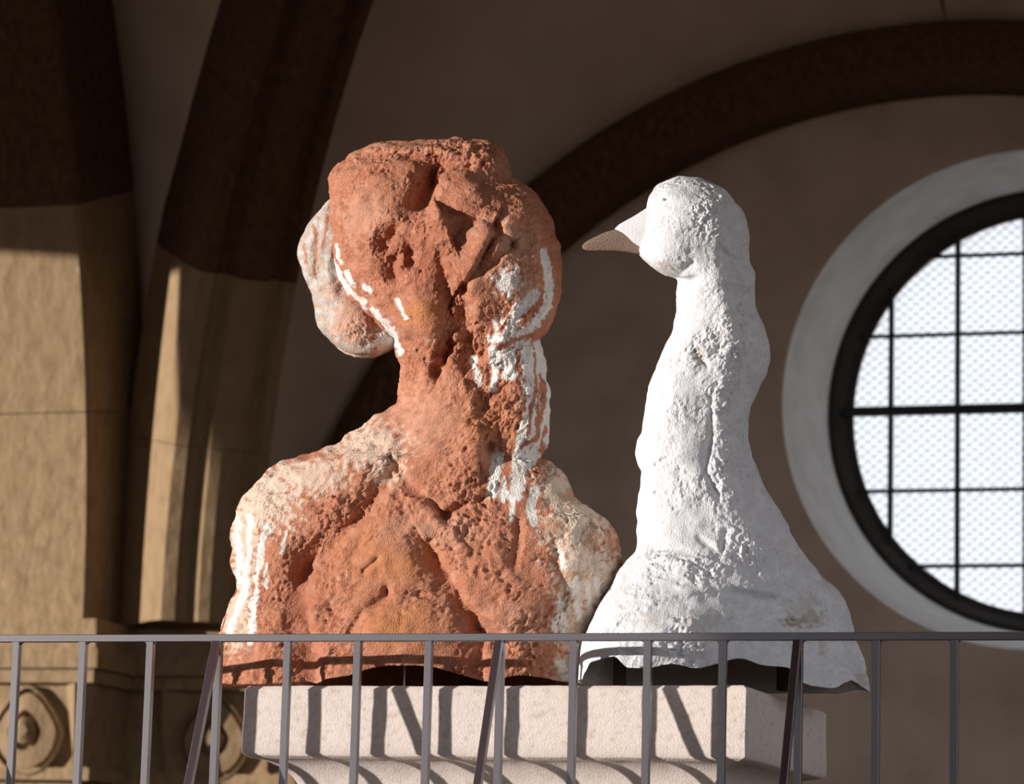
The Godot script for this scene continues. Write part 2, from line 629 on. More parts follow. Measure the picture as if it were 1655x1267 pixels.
# ---------------------------------------------------------------- the terracotta bust
func terracotta_bust() -> void:
	var clay := Color(0.44, 0.165, 0.085)
	var pale := Color(0.57, 0.31, 0.215)
	var orange := Color(0.52, 0.205, 0.075)
	var red := Color(0.33, 0.11, 0.06)
	var cream := Color(0.66, 0.54, 0.43)
	var white := Color(0.76, 0.73, 0.69)
	var s := Sheet.new(320, 220, 1015, 1115, clay)
	s.mottle(pale, 0.55, -0.05, 0.5, 0.42, 40)
	s.mottle(red, 0.8, 0.05, 0.5, 0.5, 300)
	s.mottle(pale, 2.4, 0.15, 0.5, 0.45, 700)
	s.mottle(red, 5.0, 0.1, 0.4, 0.5, 900)
	s.mottle(Color(0.62, 0.38, 0.28), 5.5, 0.2, 0.45, 0.5, 1300)
	# hair band over the brow
	s.ridge(V([600, 238, 680, 243, 760, 243, 812, 260]), 13, 18)
	s.ridge(V([585, 250, 650, 250, 700, 258, 757, 270]), 8, -17)
	s.ridge(V([712, 232, 728, 240, 745, 250]), 4, -10)
	s.bump(785, 252, 26, 16, 30, 8)
	s.ridge(V([760, 270, 800, 285, 840, 310]), 9, -8)
	# brow, sockets and the bridge between them
	s.bump(590, 304, 52, 50, -20, 20)
	s.bump(645, 272, 30, 16, 20, 10)
	s.fold(V([700, 296, 692, 318, 684, 336]), 27, 9, -62)
	s.fold(V([716, 272, 706, 288, 700, 300]), 14, 8, -16)
	s.bump(694, 328, 7, 12, 20, 9)
	s.bump(752, 298, 36, 40, 10, 16)
	s.ridge(V([632, 354, 672, 354, 700, 356]), 13, 12)
	s.bump(585, 372, 36, 36, 0, 8)
	s.bump(556, 420, 22, 50, -25, 8)
	# nose
	s.fold(V([714, 350, 719, 362, 724, 373]), 30, 7, 36)
	s.bump(762, 366, 30, 13, -10, -16)
	s.bump(694, 400, 26, 34, 0, 8)
	s.ridge(V([722, 347, 750, 347, 782, 354, 800, 366]), 6, -10)
	# mouth
	s.fold(V([790, 376, 776, 404, 762, 430, 750, 450]), 32, 7, 32)
	s.fold(V([808, 384, 799, 406, 783, 428, 766, 452]), 9, 24, 18)
	s.bump(808, 394, 15, 17, 20, 5)
	s.fold(V([830, 396, 808, 416, 780, 441]), 11, 6, -12)
	s.fold(V([796, 352, 810, 374, 826, 394]), 10, 6, -10)
	s.bump(828, 446, 34, 38, 0, 16)
	s.bump(828, 350, 30, 34, 0, 8)
	s.bump(868, 420, 20, 60, 0, 8)
	# lower socket
	s.fold(V([634, 382, 625, 392, 624, 402]), 18, 7, -30)
	s.fold(V([642, 414, 636, 432, 640, 448]), 15, 6, -26)
	s.fold(V([664, 406, 665, 424]), 11, 6, -22)
	s.bump(646, 404, 9, 9, 0, 8)
	s.ridge(V([605, 436, 622, 460, 644, 464, 668, 440]), 9, 7)
	s.bump(712, 419, 7, 11, 0, -11)
	s.bump(716, 434, 8, 6, 0, -9)
	s.bump(690, 452, 26, 22, 0, 9)
	s.fold(V([722, 452, 724, 470, 729, 492]), 16, 6, -18)
	s.fold(V([750, 456, 752, 480, 758, 508]), 18, 8, -14)
	s.bump(790, 490, 26, 30, 0, 8)
	# chin and jaw
	s.bump(672, 510, 34, 36, 0, 24)
	s.fold(V([744, 500, 748, 520, 756, 542]), 30, 12, -22)
	s.ridge(V([634, 480, 650, 520, 676, 562, 706, 604]), 6, -8)
	s.fold(V([796, 545, 786, 560, 772, 580]), 40, 9, -34)
	s.fold(V([730, 556, 722, 575, 712, 604]), 18, 8, -32)
	s.ridge(V([684, 562, 720, 572, 760, 578]), 9, -9)
	s.ridge(V([790, 548, 840, 538, 880, 510, 900, 475]), 16, 10)
	s.ridge(V([796, 566, 838, 558, 874, 546]), 8, -12)
	# neck
	s.bump(715, 690, 55, 75, 0, 14)
	s.fold(V([756, 640, 768, 690, 772, 740]), 50, 14, 16)
	s.ridge(V([815, 625, 790, 650, 765, 680]), 9, -9)
	s.bump(790, 722, 7, 10, 0, -12)
	s.bump(845, 690, 28, 90, 4, 8)
	s.bump(745, 770, 30, 30, 0, 8)
	s.ridge(V([632, 742, 662, 782, 692, 806, 718, 833]), 7, -9)
	s.ridge(V([718, 835, 745, 818, 792, 802]), 8, -14)
	s.bump(714, 836, 16, 8, 20, -12)
	s.ridge(V([652, 798, 690, 826, 730, 862, 750, 890]), 9, 8)
	# shoulder and the fold between arm and chest
	s.fold(V([634, 776, 614, 804, 592, 828, 564, 860, 534, 886, 506, 920]), 26, 7, -30)
	s.fold(V([504, 922, 494, 948, 495, 985, 502, 1020, 509, 1060, 510, 1100]), 36, 7, -32)
	s.bump(560, 790, 60, 40, -20, 10)
	s.bump(430, 880, 46, 90, 5, 12)
	s.bump(440, 1040, 40, 50, 0, 10)
	# chest
	s.bump(640, 865, 62, 55, -20, 18)
	s.bump(580, 940, 55, 50, 0, 8)
	s.bump(655, 925, 48, 34, 20, 10)
	s.ridge(V([588, 922, 610, 903]), 3.5, -8)
	s.bump(625, 953, 8, 11, 0, -16)
	s.bump(640, 1020, 72, 48, 0, 20)
	s.ridge(V([562, 1028, 590, 986, 628, 962, 690, 962]), 7, -7)
	s.fold(V([692, 880, 724, 928, 750, 974, 778, 1008, 802, 1026]), 28, 9, -26)
	s.bump(805, 905, 46, 46, 0, 10)
	s.bump(838, 985, 48, 44, 0, 14)
	s.ridge(V([838, 840, 836, 880, 832, 915]), 9, -9)
	s.fold(V([776, 1030, 780, 1065, 778, 1100]), 30, 12, -18)
	s.bump(925, 880, 48, 55, 0, 12)
	s.ridge(V([895, 880, 905, 930, 908, 985]), 9, -7)
	s.bump(850, 1070, 40, 34, 0, 8)
	# colours: orange slip
	for o in [[680, 508, 34, 26, 0.8], [655, 900, 55, 46, 0.6], [640, 1010, 70, 40, 0.7], [590, 900, 60, 60, 0.35], [700, 430, 30, 30, 0.0], [780, 680, 40, 40, 0.35]]:
		s.patch(o[0], o[1], o[2], o[3], orange, o[4])
	for o in [[695, 410, 60, 66, 0.6], [635, 420, 42, 44, 0.6], [770, 330, 60, 40, 0.35], [690, 455, 40, 26, 0.5], [690, 270, 60, 22, 0.5], [730, 575, 50, 20, 0.5], [500, 960, 40, 80, 0.4], [750, 1060, 40, 40, 0.4]]:
		s.patch(o[0], o[1], o[2], o[3], red, o[4])
	for o in [[590, 350, 40, 40, 0.5], [835, 400, 38, 50, 0.6], [800, 365, 28, 24, 0.5], [640, 690, 60, 60, 0.45], [700, 680, 50, 60, 0.35], [660, 860, 40, 40, 0.3], [720, 860, 70, 30, 0.45], [850, 1010, 60, 40, 0.4]]:
		s.patch(o[0], o[1], o[2], o[3], pale, o[4])
	# pale shoulders
	for o in [[430, 800, 62, 70, 0.85], [395, 880, 26, 110, 0.85], [500, 770, 70, 34, 0.7], [590, 720, 70, 44, 0.75], [625, 760, 34, 30, 0.6], [380, 1000, 26, 60, 0.8], [340, 1085, 14, 30, 1.0], [905, 790, 40, 46, 0.95], [935, 850, 66, 60, 1.0], [955, 930, 66, 70, 0.95], [930, 1010, 36, 60, 0.75], [915, 1080, 30, 30, 0.6]]:
		s.patch(o[0], o[1], o[2], o[3], cream, o[4], 0.9)
	for o in [[920, 800, 16, 12], [955, 870, 14, 20], [985, 880, 8, 26], [900, 850, 20, 14], [930, 930, 26, 10]]:
		s.patch(o[0], o[1], o[2], o[3], Color(0.42, 0.24, 0.13), 0.7, 1.3)
	# white drips: left arm
	for o in [[5.5, 404, 835, 401, 900, 397, 955, 384, 985, 370, 1030], [4.5, 430, 850, 418, 918, 412, 974], [6.5, 412, 965, 409, 1000, 404, 1036], [3, 432, 912, 430, 950], [2.6, 463, 860, 456, 895], [6, 385, 840, 384, 900, 386, 940], [5, 352, 1040, 344, 1070]]:
		s.stroke(V(o.slice(1)), o[0], white, 1.0 if o[0] > 4 else 0.8)
	# neck
	for o in [[5, 765, 580, 769, 598, 774, 620], [10, 800, 566, 800, 590], [6, 800, 590, 798, 628], [13, 822, 568, 825, 603], [15, 846, 560, 862, 608, 860, 650, 848, 700], [14, 848, 690, 842, 735, 838, 770, 831, 800], [10, 874, 560, 882, 630, 884, 670, 876, 712, 852, 752], [9, 806, 737, 800, 765, 795, 800], [5, 815, 775, 813, 808], [7, 864, 792, 858, 820, 863, 845], [4, 829, 806, 827, 840]]:
		s.stroke(V(o.slice(1)), o[0], white, 1.0)
	for o in [[3, 838, 565, 835, 600], [3, 863, 572, 865, 632, 858, 668, 852, 702], [3.5, 851, 640, 834, 695, 825, 735], [3.5, 875, 606, 877, 657, 868, 705, 842, 722], [2.6, 848, 660, 836, 690, 820, 712], [3, 881, 690, 874, 730], [3, 820, 745, 822, 790], [2.5, 870, 620, 868, 690]]:
		s.stroke(V(o.slice(1)), o[0], clay, 0.95, 0.9)
	for o in [[2.6, 541, 432, 553, 456, 566, 474], [2.2, 576, 482, 592, 500], [2.4, 558, 440, 573, 462], [3.2, 600, 502, 616, 520, 634, 544]]:
		s.stroke(V(o.slice(1)), o[0], white, 0.95)
	# face
	for o in [[7, 879, 408, 890, 455, 884, 495, 855, 532, 815, 557], [11, 862, 478, 835, 505, 824, 535], [5, 800, 516, 801, 530], [3, 811, 505, 810, 522], [8, 795, 548, 834, 541], [4, 543, 397, 551, 425], [4, 537, 422, 552, 449, 570, 473, 589, 489], [4, 561, 440, 571, 457], [5, 588, 463, 597, 470], [6, 604, 501, 622, 522, 642, 549, 648, 570], [3, 640, 485, 655, 515]]:
		s.stroke(V(o.slice(1)), o[0], white, 0.95)
	s.patch(820, 456, 24, 24, white, 0.9)
	s.patch(855, 470, 22, 26, Color(0.5, 0.36, 0.28), 0.5)
	for o in [[2.5, 880, 470, 866, 500, 838, 525], [3, 880, 525, 850, 545, 805, 560], [2.5, 868, 535, 850, 552]]:
		s.stroke(V(o.slice(1)), o[0], clay, 0.95, 0.9)
	# chest and right arm streaks
	for o in [[5, 905, 890, 912, 915], [6, 906, 965, 908, 1000, 912, 1020], [5, 930, 935, 934, 1000], [4, 950, 945, 952, 1000], [5, 898, 1000, 897, 1018], [7, 905, 1070, 915, 1095, 930, 1104], [4, 925, 1050, 932, 1095], [5, 965, 940, 968, 980]]:
		s.stroke(V(o.slice(1)), o[0], white, 0.9, 0.9)
	s.worked(715, 400, 190, 170, 0.5)
	for o in [[690, 690, 60, 70, 0.45], [650, 890, 50, 40, 0.5], [640, 1010, 60, 40, 0.5], [770, 310, 40, 40, 0.45], [700, 430, 50, 40, 0.6], [580, 350, 40, 40, 0.6], [690, 500, 40, 30, 0.6], [820, 440, 40, 40, 0.5], [825, 350, 50, 50, 0.5], [450, 980, 50, 60, 1.3], [775, 655, 30, 45, 1.5], [750, 790, 60, 34, 1.7], [770, 880, 70, 50, 1.6], [500, 800, 90, 40, 1.5], [850, 985, 60, 50, 1.8], [610, 710, 60, 40, 1.3], [740, 575, 60, 24, 1.4], [640, 420, 34, 34, 0.8], [720, 240, 90, 16, 1.1], [740, 500, 40, 40, 0.9]]:
		s.worked(o[0], o[1], o[2], o[3], o[4])
	var t := thing("terracotta_bust", "terracotta bust of a figure with head thrown back, streaked with white slip", "sculpture", at(670, 1105, 5.52))
	var body := {
		"top": 226.0, "low": 1108.0, "ref": 670.0, "seed": 11, "square": 2.5, "cols": 440, "cols_back": 90, "rows": 600, "wall": 0.028, "inner": clay, "rough": Vector3(0.007, 0.0036, 0.0013), "rim_back": 1112.0,
		"left": [226, 700, 227, 648, 229, 632, 233, 612, 240, 590, 250, 570, 262, 553, 275, 541, 290, 533, 310, 532, 340, 532, 380, 532, 428, 536, 458, 549, 488, 571, 519, 602, 540, 626, 552, 638, 575, 641, 600, 648, 625, 646, 652, 640, 662, 628, 675, 606, 690, 584, 705, 562, 718, 545, 730, 515, 740, 482, 748, 458, 760, 436, 780, 412, 800, 396, 830, 382, 870, 374, 905, 373, 925, 378, 940, 386, 952, 385, 968, 374, 1000, 362, 1030, 352, 1060, 343, 1085, 334, 1108, 329],
		"right": [226, 740, 227, 772, 230, 790, 238, 806, 250, 814, 265, 822, 282, 828, 296, 838, 306, 856, 318, 868, 335, 881, 355, 890, 375, 897, 400, 904, 440, 908, 480, 905, 515, 895, 538, 881, 553, 873, 575, 876, 600, 882, 640, 888, 680, 888, 710, 885, 730, 877, 742, 872, 747, 884, 753, 896, 762, 908, 775, 917, 790, 925, 810, 937, 828, 958, 845, 982, 862, 996, 885, 1000, 905, 1003, 922, 1004, 935, 999, 960, 978, 990, 960, 1020, 949, 1050, 942, 1080, 939, 1108, 937],
		"front": [226, 0.01, 229, 0.04, 240, 0.075, 270, 0.115, 330, 0.15, 420, 0.16, 520, 0.15, 555, 0.135, 600, 0.10, 660, 0.095, 720, 0.10, 780, 0.105, 850, 0.13, 950, 0.155, 1020, 0.17, 1108, 0.165],
		"back": [226, 0.01, 229, 0.05, 250, 0.12, 300, 0.17, 420, 0.18, 540, 0.13, 620, 0.10, 720, 0.13, 800, 0.17, 1108, 0.19],
		"turn": [226, 0.38, 540, 0.40, 720, 0.42, 800, 0.36, 1108, 0.30],
		"depth": [226, 5.56, 400, 5.53, 600, 5.54, 760, 5.545, 1108, 5.525],
		"rim": [325, 1099, 345, 1103, 385, 1106, 455, 1104, 500, 1102, 510, 1104, 520, 1099, 560, 1092, 600, 1079, 640, 1075, 690, 1077, 720, 1083, 760, 1095, 795, 1102, 812, 1096, 840, 1091, 870, 1094, 900, 1100, 940, 1105],
	}
	part("body", sculpt(body, s), M.clay, t)
	# the knot of hair
	var hs := Sheet.new(470, 315, 670, 590, Color(0.47, 0.40, 0.34))
	hs.mottle(Color(0.62, 0.60, 0.57), 0.8, -0.1, 0.4, 0.8, 10)
	hs.mottle(pale, 1.6, 0.15, 0.45, 0.6, 410)
	hs.patch(568, 520, 34, 44, pale, 0.9, 0.8)
	hs.patch(545, 470, 26, 20, pale, 0.6)
	hs.patch(600, 480, 20, 36, clay, 0.8)
	for o in [[3, 507, 365, 512, 400, 508, 445], [2.5, 492, 395, 495, 425], [3, 530, 350, 522, 400], [4.5, 604, 500, 607, 560], [4, 590, 500, 598, 550], [3, 560, 430, 580, 480, 600, 500]]:
		hs.stroke(V(o.slice(1)), o[0], clay, 0.85, 0.9)
	hs.patch(624, 550, 22, 22, white, 0.8)
	hs.ridge(V([520, 350, 510, 400, 512, 450]), 6, -6)
	hs.ridge(V([540, 380, 528, 440, 540, 480]), 8, 6)
	hs.bump(570, 530, 34, 34, 0, 10)
	hs.ridge(V([522, 470, 560, 475, 600, 510]), 7, -6)
	var knot := {
		"top": 322.0, "low": 578.0, "ref": 670.0, "seed": 41, "square": 2.3, "cols": 150, "cols_back": 50, "rows": 170, "wall": 0.02, "inner": cream, "rough": Vector3(0.005, 0.003, 0.0012), "rim_back": 578.0,
		"left": [322, 535, 328, 526, 338, 517, 350, 508, 370, 496, 390, 487, 410, 482, 430, 484, 450, 493, 470, 502, 490, 508, 510, 510, 525, 514, 540, 525, 555, 540, 566, 556, 574, 572, 578, 588],
		"right": [322, 545, 340, 556, 400, 570, 440, 595, 480, 625, 520, 652, 545, 655, 556, 645, 566, 630, 574, 610, 578, 592],
		"front": [322, 0.01, 345, 0.05, 420, 0.07, 540, 0.075, 570, 0.05, 578, 0.005],
		"back": [322, 0.01, 345, 0.06, 420, 0.08, 540, 0.08, 570, 0.05, 578, 0.005],
		"turn": [322, 0.2, 578, 0.2],
		"depth": [322, 5.61, 578, 5.59],
		"rim": [480, 578, 560, 578, 670, 578],
	}
	var kn := part("hair_knot", sculpt(knot, hs), M.clay, t)
	kn.set_meta("label", "pale streaked knot of hair at the side of the head")
	var rod := start()
	var foot := at(653, 1112, 5.46)
	tube(rod, foot, foot + Vector3(0, 0.12, 0), 0.0022, 0.0022, 10)
	part("support_rod", finish(rod), M.steel, t)
	var post := start()
	foot = at(760, 1118, 5.56)
	tube(post, foot, foot + Vector3(0, 0.2, 0), 0.02, 0.02, 12)
	part("support_post", finish(post), M.wood, t)

func tube(st: SurfaceTool, a: Vector3, b: Vector3, ra: float, rb: float, n: int) -> void:
	var along := (b - a).normalized()
	var s := along.cross(Vector3(0.3, 0.1, 0.9)).normalized()
	var u := s.cross(along)
	for i in n:
		var p := s * cos(TAU * i / n) + u * sin(TAU * i / n)
		var q := s * cos(TAU * (i + 1) / n) + u * sin(TAU * (i + 1) / n)
		quad(st, a + p * ra, a + q * ra, b + q * rb, b + p * rb, 1)
		st.set_smooth_group(4294967295)
		for v in [a, a + q * ra, a + p * ra, b, b + p * rb, b + q * rb]:
			st.add_vertex(v)

# ---------------------------------------------------------------- the goose
func goose_bust() -> void:
	var white := Color(0.685, 0.69, 0.715)
	var chalk := Color(0.765, 0.77, 0.795)
	var dirt := Color(0.40, 0.34, 0.25)
	var s := Sheet.new(925, 280, 1415, 1140, white)
	s.mottle(chalk, 0.5, -0.1, 0.3, 0.8, 20)
	s.mottle(Color(0.56, 0.53, 0.51), 1.3, 0.15, 0.5, 0.5, 220)
	for o in [[1076, 432, 16, 14, 0.6], [1055, 308, 12, 12, 0.35], [1133, 575, 9, 16, 0.6], [1128, 590, 12, 10, 0.5], [1148, 690, 8, 16, 0.4], [1060, 1000, 30, 16, 0.3], [1140, 1000, 40, 18, 0.3], [1285, 1005, 26, 8, 0.8], [1310, 1000, 22, 14, 0.5], [1330, 1045, 8, 14, 0.4], [1300, 985, 30, 30, 0.3], [1390, 1098, 12, 12, 0.5]]:
		s.patch(o[0], o[1], o[2], o[3], dirt, o[4], 1.2)
	# head
	s.bump(1077, 323, 4.5, 3.6, 0, -14)
	s.bump(1066, 327, 9, 4, 12, -4)
	s.ridge(V([1052, 322, 1066, 318, 1078, 317]), 4, 3)
	s.bump(1085, 360, 40, 40, 0, 8)
	s.bump(1062, 415, 22, 20, 0, 6)
	s.ridge(V([1086, 452, 1104, 440, 1118, 425]), 6, -6)
	s.bump(1150, 330, 34, 34, 0, 6)
	s.ridge(V([1165, 405, 1180, 420, 1205, 425]), 7, -8)
	s.bump(1160, 450, 24, 26, 0, 5)
	# neck: a broad plane turned to the light, broken edge, then the far side
	s.ridge(V([1160, 440, 1172, 500, 1178, 560, 1172, 620, 1165, 700, 1178, 780, 1210, 860, 1262, 955]), 18, 6)
	s.bump(1110, 600, 30, 40, 0, 4)
	s.bump(1080, 660, 30, 50, 0, 8)
	s.bump(1070, 830, 40, 60, 0, 6)
	s.bump(1215, 575, 22, 34, 0, 8)
	s.ridge(V([1147, 640, 1150, 700, 1138, 760, 1160, 800]), 6, -6)
	s.ridge(V([1128, 570, 1140, 590]), 7, -6)
	s.ridge(V([1060, 752, 1075, 742]), 3, -5)
	s.ridge(V([1132, 870, 1165, 900, 1172, 860]), 6, -6)
	# body
	s.ridge(V([1030, 888, 1060, 900, 1110, 915]), 9, 5)
	s.bump(1100, 1015, 100, 46, -8, 22)
	s.ridge(V([976, 1018, 1012, 985, 1076, 962, 1130, 950, 1194, 947, 1261, 958]), 9, 8)
	s.ridge(V([1185, 962, 1230, 975, 1270, 985]), 12, -9)
	s.bump(1352, 985, 24, 34, 0, 12)
	s.ridge(V([1318, 925, 1330, 960, 1322, 1000]), 8, -8)
	s.ridge(V([1276, 1004, 1300, 1008]), 4, -7)
	s.worked(1170, 700, 400, 600, 0.4)
	s.worked_line(V([1150, 330, 1180, 400, 1165, 470, 1172, 520, 1160, 580, 1170, 640, 1160, 720, 1172, 790, 1200, 860, 1240, 930, 1268, 956]), 40, 1.15)
	s.worked_line(V([1060, 905, 1110, 925, 1150, 905]), 24, 1.5)
	s.worked(1080, 430, 24, 20, 1.5)
	s.worked(1130, 1030, 70, 26, 1.2)
	s.worked(1300, 1010, 50, 40, 1.1)
	s.worked(1130, 580, 30, 40, 1.1)
	s.worked(1074, 322, 20, 14, 0.2)
	var t := thing("goose_bust", "white plaster bust of a goose with a long neck and brown beak", "sculpture", at(1120, 1105, 5.4))
	var body := {
		"top": 286.0, "low": 1122.0, "ref": 1150.0, "seed": 71, "square": 2.05, "cols": 350, "cols_back": 80, "rows": 580, "wall": 0.022, "inner": Color(0.50, 0.46, 0.42), "rough": Vector3(0.004, 0.0032, 0.0014), "rim_back": 1121.0,
		"left": [286, 1108, 287, 1095, 291, 1080, 298, 1063, 306, 1054, 318, 1048, 334, 1046, 350, 1044, 370, 1040, 390, 1034, 405, 1032, 418, 1038, 428, 1047, 438, 1061, 445, 1076, 450, 1091, 456, 1095, 487, 1093, 520, 1090, 540, 1086, 556, 1077, 575, 1068, 603, 1055, 637, 1046, 670, 1041, 698, 1037, 715, 1030, 735, 1028, 752, 1032, 765, 1037, 800, 1033, 830, 1031, 865, 1029, 888, 1029, 906, 1013, 940, 994, 980, 968, 1017, 949, 1051, 938, 1099, 935, 1122, 935],
		"right": [286, 1110, 287, 1125, 291, 1142, 304, 1164, 324, 1188, 351, 1205, 382, 1211, 419, 1211, 443, 1220, 474, 1221, 491, 1220, 518, 1229, 552, 1241, 575, 1245, 599, 1241, 626, 1227, 650, 1215, 687, 1209, 728, 1213, 769, 1228, 828, 1261, 877, 1287, 921, 1318, 938, 1332, 946, 1345, 960, 1359, 984, 1371, 1014, 1379, 1043, 1388, 1095, 1402, 1122, 1405],
		"front": [286, 0.01, 290, 0.03, 305, 0.055, 340, 0.075, 400, 0.08, 440, 0.075, 480, 0.07, 560, 0.08, 640, 0.09, 740, 0.10, 860, 0.115, 900, 0.14, 960, 0.175, 1030, 0.19, 1122, 0.19],
		"back": [286, 0.01, 290, 0.03, 305, 0.055, 340, 0.08, 440, 0.08, 560, 0.085, 740, 0.11, 900, 0.17, 1122, 0.24],
		"turn": [286, 0.0, 440, -0.02, 700, -0.04, 860, -0.1, 930, -0.26, 970, -0.40, 1122, -0.44],
		"depth": [286, 5.335, 440, 5.345, 600, 5.38, 900, 5.395, 1122, 5.385],
		"rim": [930, 1098, 937, 1099, 957, 1070, 994, 1062, 1016, 1079, 1046, 1080, 1087, 1073, 1128, 1080, 1161, 1073, 1202, 1064, 1235, 1075, 1276, 1079, 1290, 1090, 1300, 1104, 1347, 1112, 1375, 1100, 1404, 1118],
	}
	part("body", sculpt(body, s), M.gesso, t)
	var base := [[1066, 370, 38], [1046, 370, 35], [1030, 373.5, 28], [1020, 373.5, 22], [1010, 372, 15], [1000, 371, 8], [994, 371, 2]]
	var wm := mat(Color(0.86, 0.855, 0.865), 0.9)
	wm.heightmap_enabled = true
	wm.heightmap_texture = M.clay.heightmap_texture
	wm.heightmap_scale = 0.13
	tri(wm, Vector3(5, 5, 5), false)
	part("beak_base", beak(base, 5.335, 0.62), wm, t)
	var tip := [[1056, 393, 20], [1033, 391, 20], [1012, 388.5, 19], [993, 388, 17.5], [980, 390, 15.5], [970, 392, 13.5], [960, 394.5, 11], [951, 396.5, 8.5], [945, 398, 6], [941, 399, 2]]
	var bm := mat(Color(0.55, 0.45, 0.39), 0.75)
	bm.heightmap_enabled = true
	bm.heightmap_texture = M.clay.heightmap_texture
	bm.heightmap_scale = 0.3
	tri(bm, Vector3(6, 6, 6), false)
	var b := part("beak", beak(tip, 5.335, 0.5), bm, t)
	b.set_meta("label", "bare brown tip of the beak")
	for o in [[1001, 5.36, 0.011], [1272, 5.42, 0.018]]:
		var st := start()
		var foot := at(o[0], 1116, o[1])
		tube(st, foot, foot + Vector3(0, 0.16, 0), o[2], o[2], 10)
		part("support_post", finish(st), M.wood, t)

func beak(sections: Array, depth: float, deep: float) -> ArrayMesh:
	var st := start()
	var n := 22
	var rings := []
	for e in sections:
		var ring := []
		for i in n:
			var a := TAU * i / n
			ring.append(at(e[0], e[1] - e[2] * sin(a), depth - e[2] / 970.0 * deep * cos(a)))
		rings.append(ring)
	for j in rings.size() - 1:
		for i in n:
			quad(st, rings[j][i], rings[j][(i + 1) % n], rings[j + 1][(i + 1) % n], rings[j + 1][i], 1)
	st.set_smooth_group(1)
	var e: int = rings.size() - 1
	for i in range(1, n - 1):
		for v in [rings[e][0], rings[e][i], rings[e][i + 1]]:
			st.add_vertex(v)
	return finish(st)

# ---------------------------------------------------------------- plinth
func plinth() -> void:
	var yaw := deg_to_rad(15.733 - YAW)   # its own small turn against the building
	var corner := at(395, 1108, 5.4573)
	var a := Vector3(cos(yaw), 0, sin(yaw))
	var n := Vector3(sin(yaw), 0, -cos(yaw))       # away from the camera
	a = Vector3(cos(-yaw), 0, sin(-yaw))
	n = Vector3(a.z, 0, -a.x)
	var W := 0.8666
	var D := 0.5547
	var H := 0.116
	var c := corner + a * W / 2 + n * D / 2
	var top := corner.y
	var t := thing("plinth", "pale cast plinth with a moulded cap slab carrying both busts", "plinth", Vector3(c.x, 0, c.z))
	# profile: inset from the slab's face, height
	var slab := [[0.006, top], [0.0, top - 0.006], [0.0, top - H + 0.004], [0.004, top - H]]
	var cove := [[0.004, top - H]]
	for k in 13:
		var q := PI / 2 * k / 12.0
		cove.append([0.012 + 0.068 * sin(q), top - H - 0.004 - 0.075 * (1.0 - cos(q))])
	cove.append([0.08, top - H - 0.09])
	var shaft := [[0.08, top - H - 0.09], [0.08, 0.14], [0.04, 0.10], [0.04, 0.0]]
	part("cap_slab", stack(c, a, n, W, D, slab, true, 2.6), M.cast, t)
	part("moulding", stack(c, a, n, W, D, cove, false, 2.6), M.cast, t)
	part("shaft", stack(c, a, n, W, D, shaft, false, 1.0), M.cast, t)

# square rings following a profile, finely divided and slightly uneven as hand-cast plaster is
func stack(c: Vector3, a: Vector3, n: Vector3, W: float, D: float, profile: Array, lid: bool, uneven: float) -> ArrayMesh:
	var st := start()
	var wob := FastNoiseLite.new()
	wob.seed = 9
	wob.frequency = 14.0
	wob.fractal_octaves = 4
	var fine: Array = []
	for k in profile.size() - 1:
		var parts := maxi(1, int(absf(profile[k][1] - profile[k + 1][1]) / 0.02))
		for q in parts:
			fine.append([lerpf(profile[k][0], profile[k + 1][0], float(q) / parts), lerpf(profile[k][1], profile[k + 1][1], float(q) / parts)])
	fine.append(profile[-1])
	var cuts := 44
	var rings := []
	for e in fine:
		var ring := []
		var hw: float = W / 2 - e[0]
		var hd: float = D / 2 - e[0]
		var corners := [Vector2(-hw, -hd), Vector2(hw, -hd), Vector2(hw, hd), Vector2(-hw, hd)]
		for q in 4:
			for i in cuts:
				var p2: Vector2 = corners[q].lerp(corners[(q + 1) % 4], float(i) / cuts)
				var p := Vector3(c.x, e[1], c.z) + a * p2.x + n * p2.y
				var out := (a * p2.x / hw + n * p2.y / hd).normalized()
				p += out * wob.get_noise_3dv(p * 1.0) * 0.0011 * uneven + Vector3(0, wob.get_noise_3dv(p + Vector3(7, 3, 1)) * 0.0006 * uneven, 0)
				ring.append(p)
		rings.append(ring)
	var m := cuts * 4
	for j in rings.size() - 1:
		for i in m:
			quad(st, rings[j][i], rings[j + 1][i], rings[j + 1][(i + 1) % m], rings[j][(i + 1) % m], 10 + i / cuts)
	for e in [[0, true], [rings.size() - 1, false]]:
		var mid := Vector3(c.x, fine[e[0]][1], c.z)
		st.set_smooth_group(4294967295)
		for i in m:
			var p: Vector3 = rings[e[0]][i]
			var q: Vector3 = rings[e[0]][(i + 1) % m]
			for v in ([mid, p, q] if e[1] else [mid, q, p]):
				st.add_vertex(v)
	return finish(st)

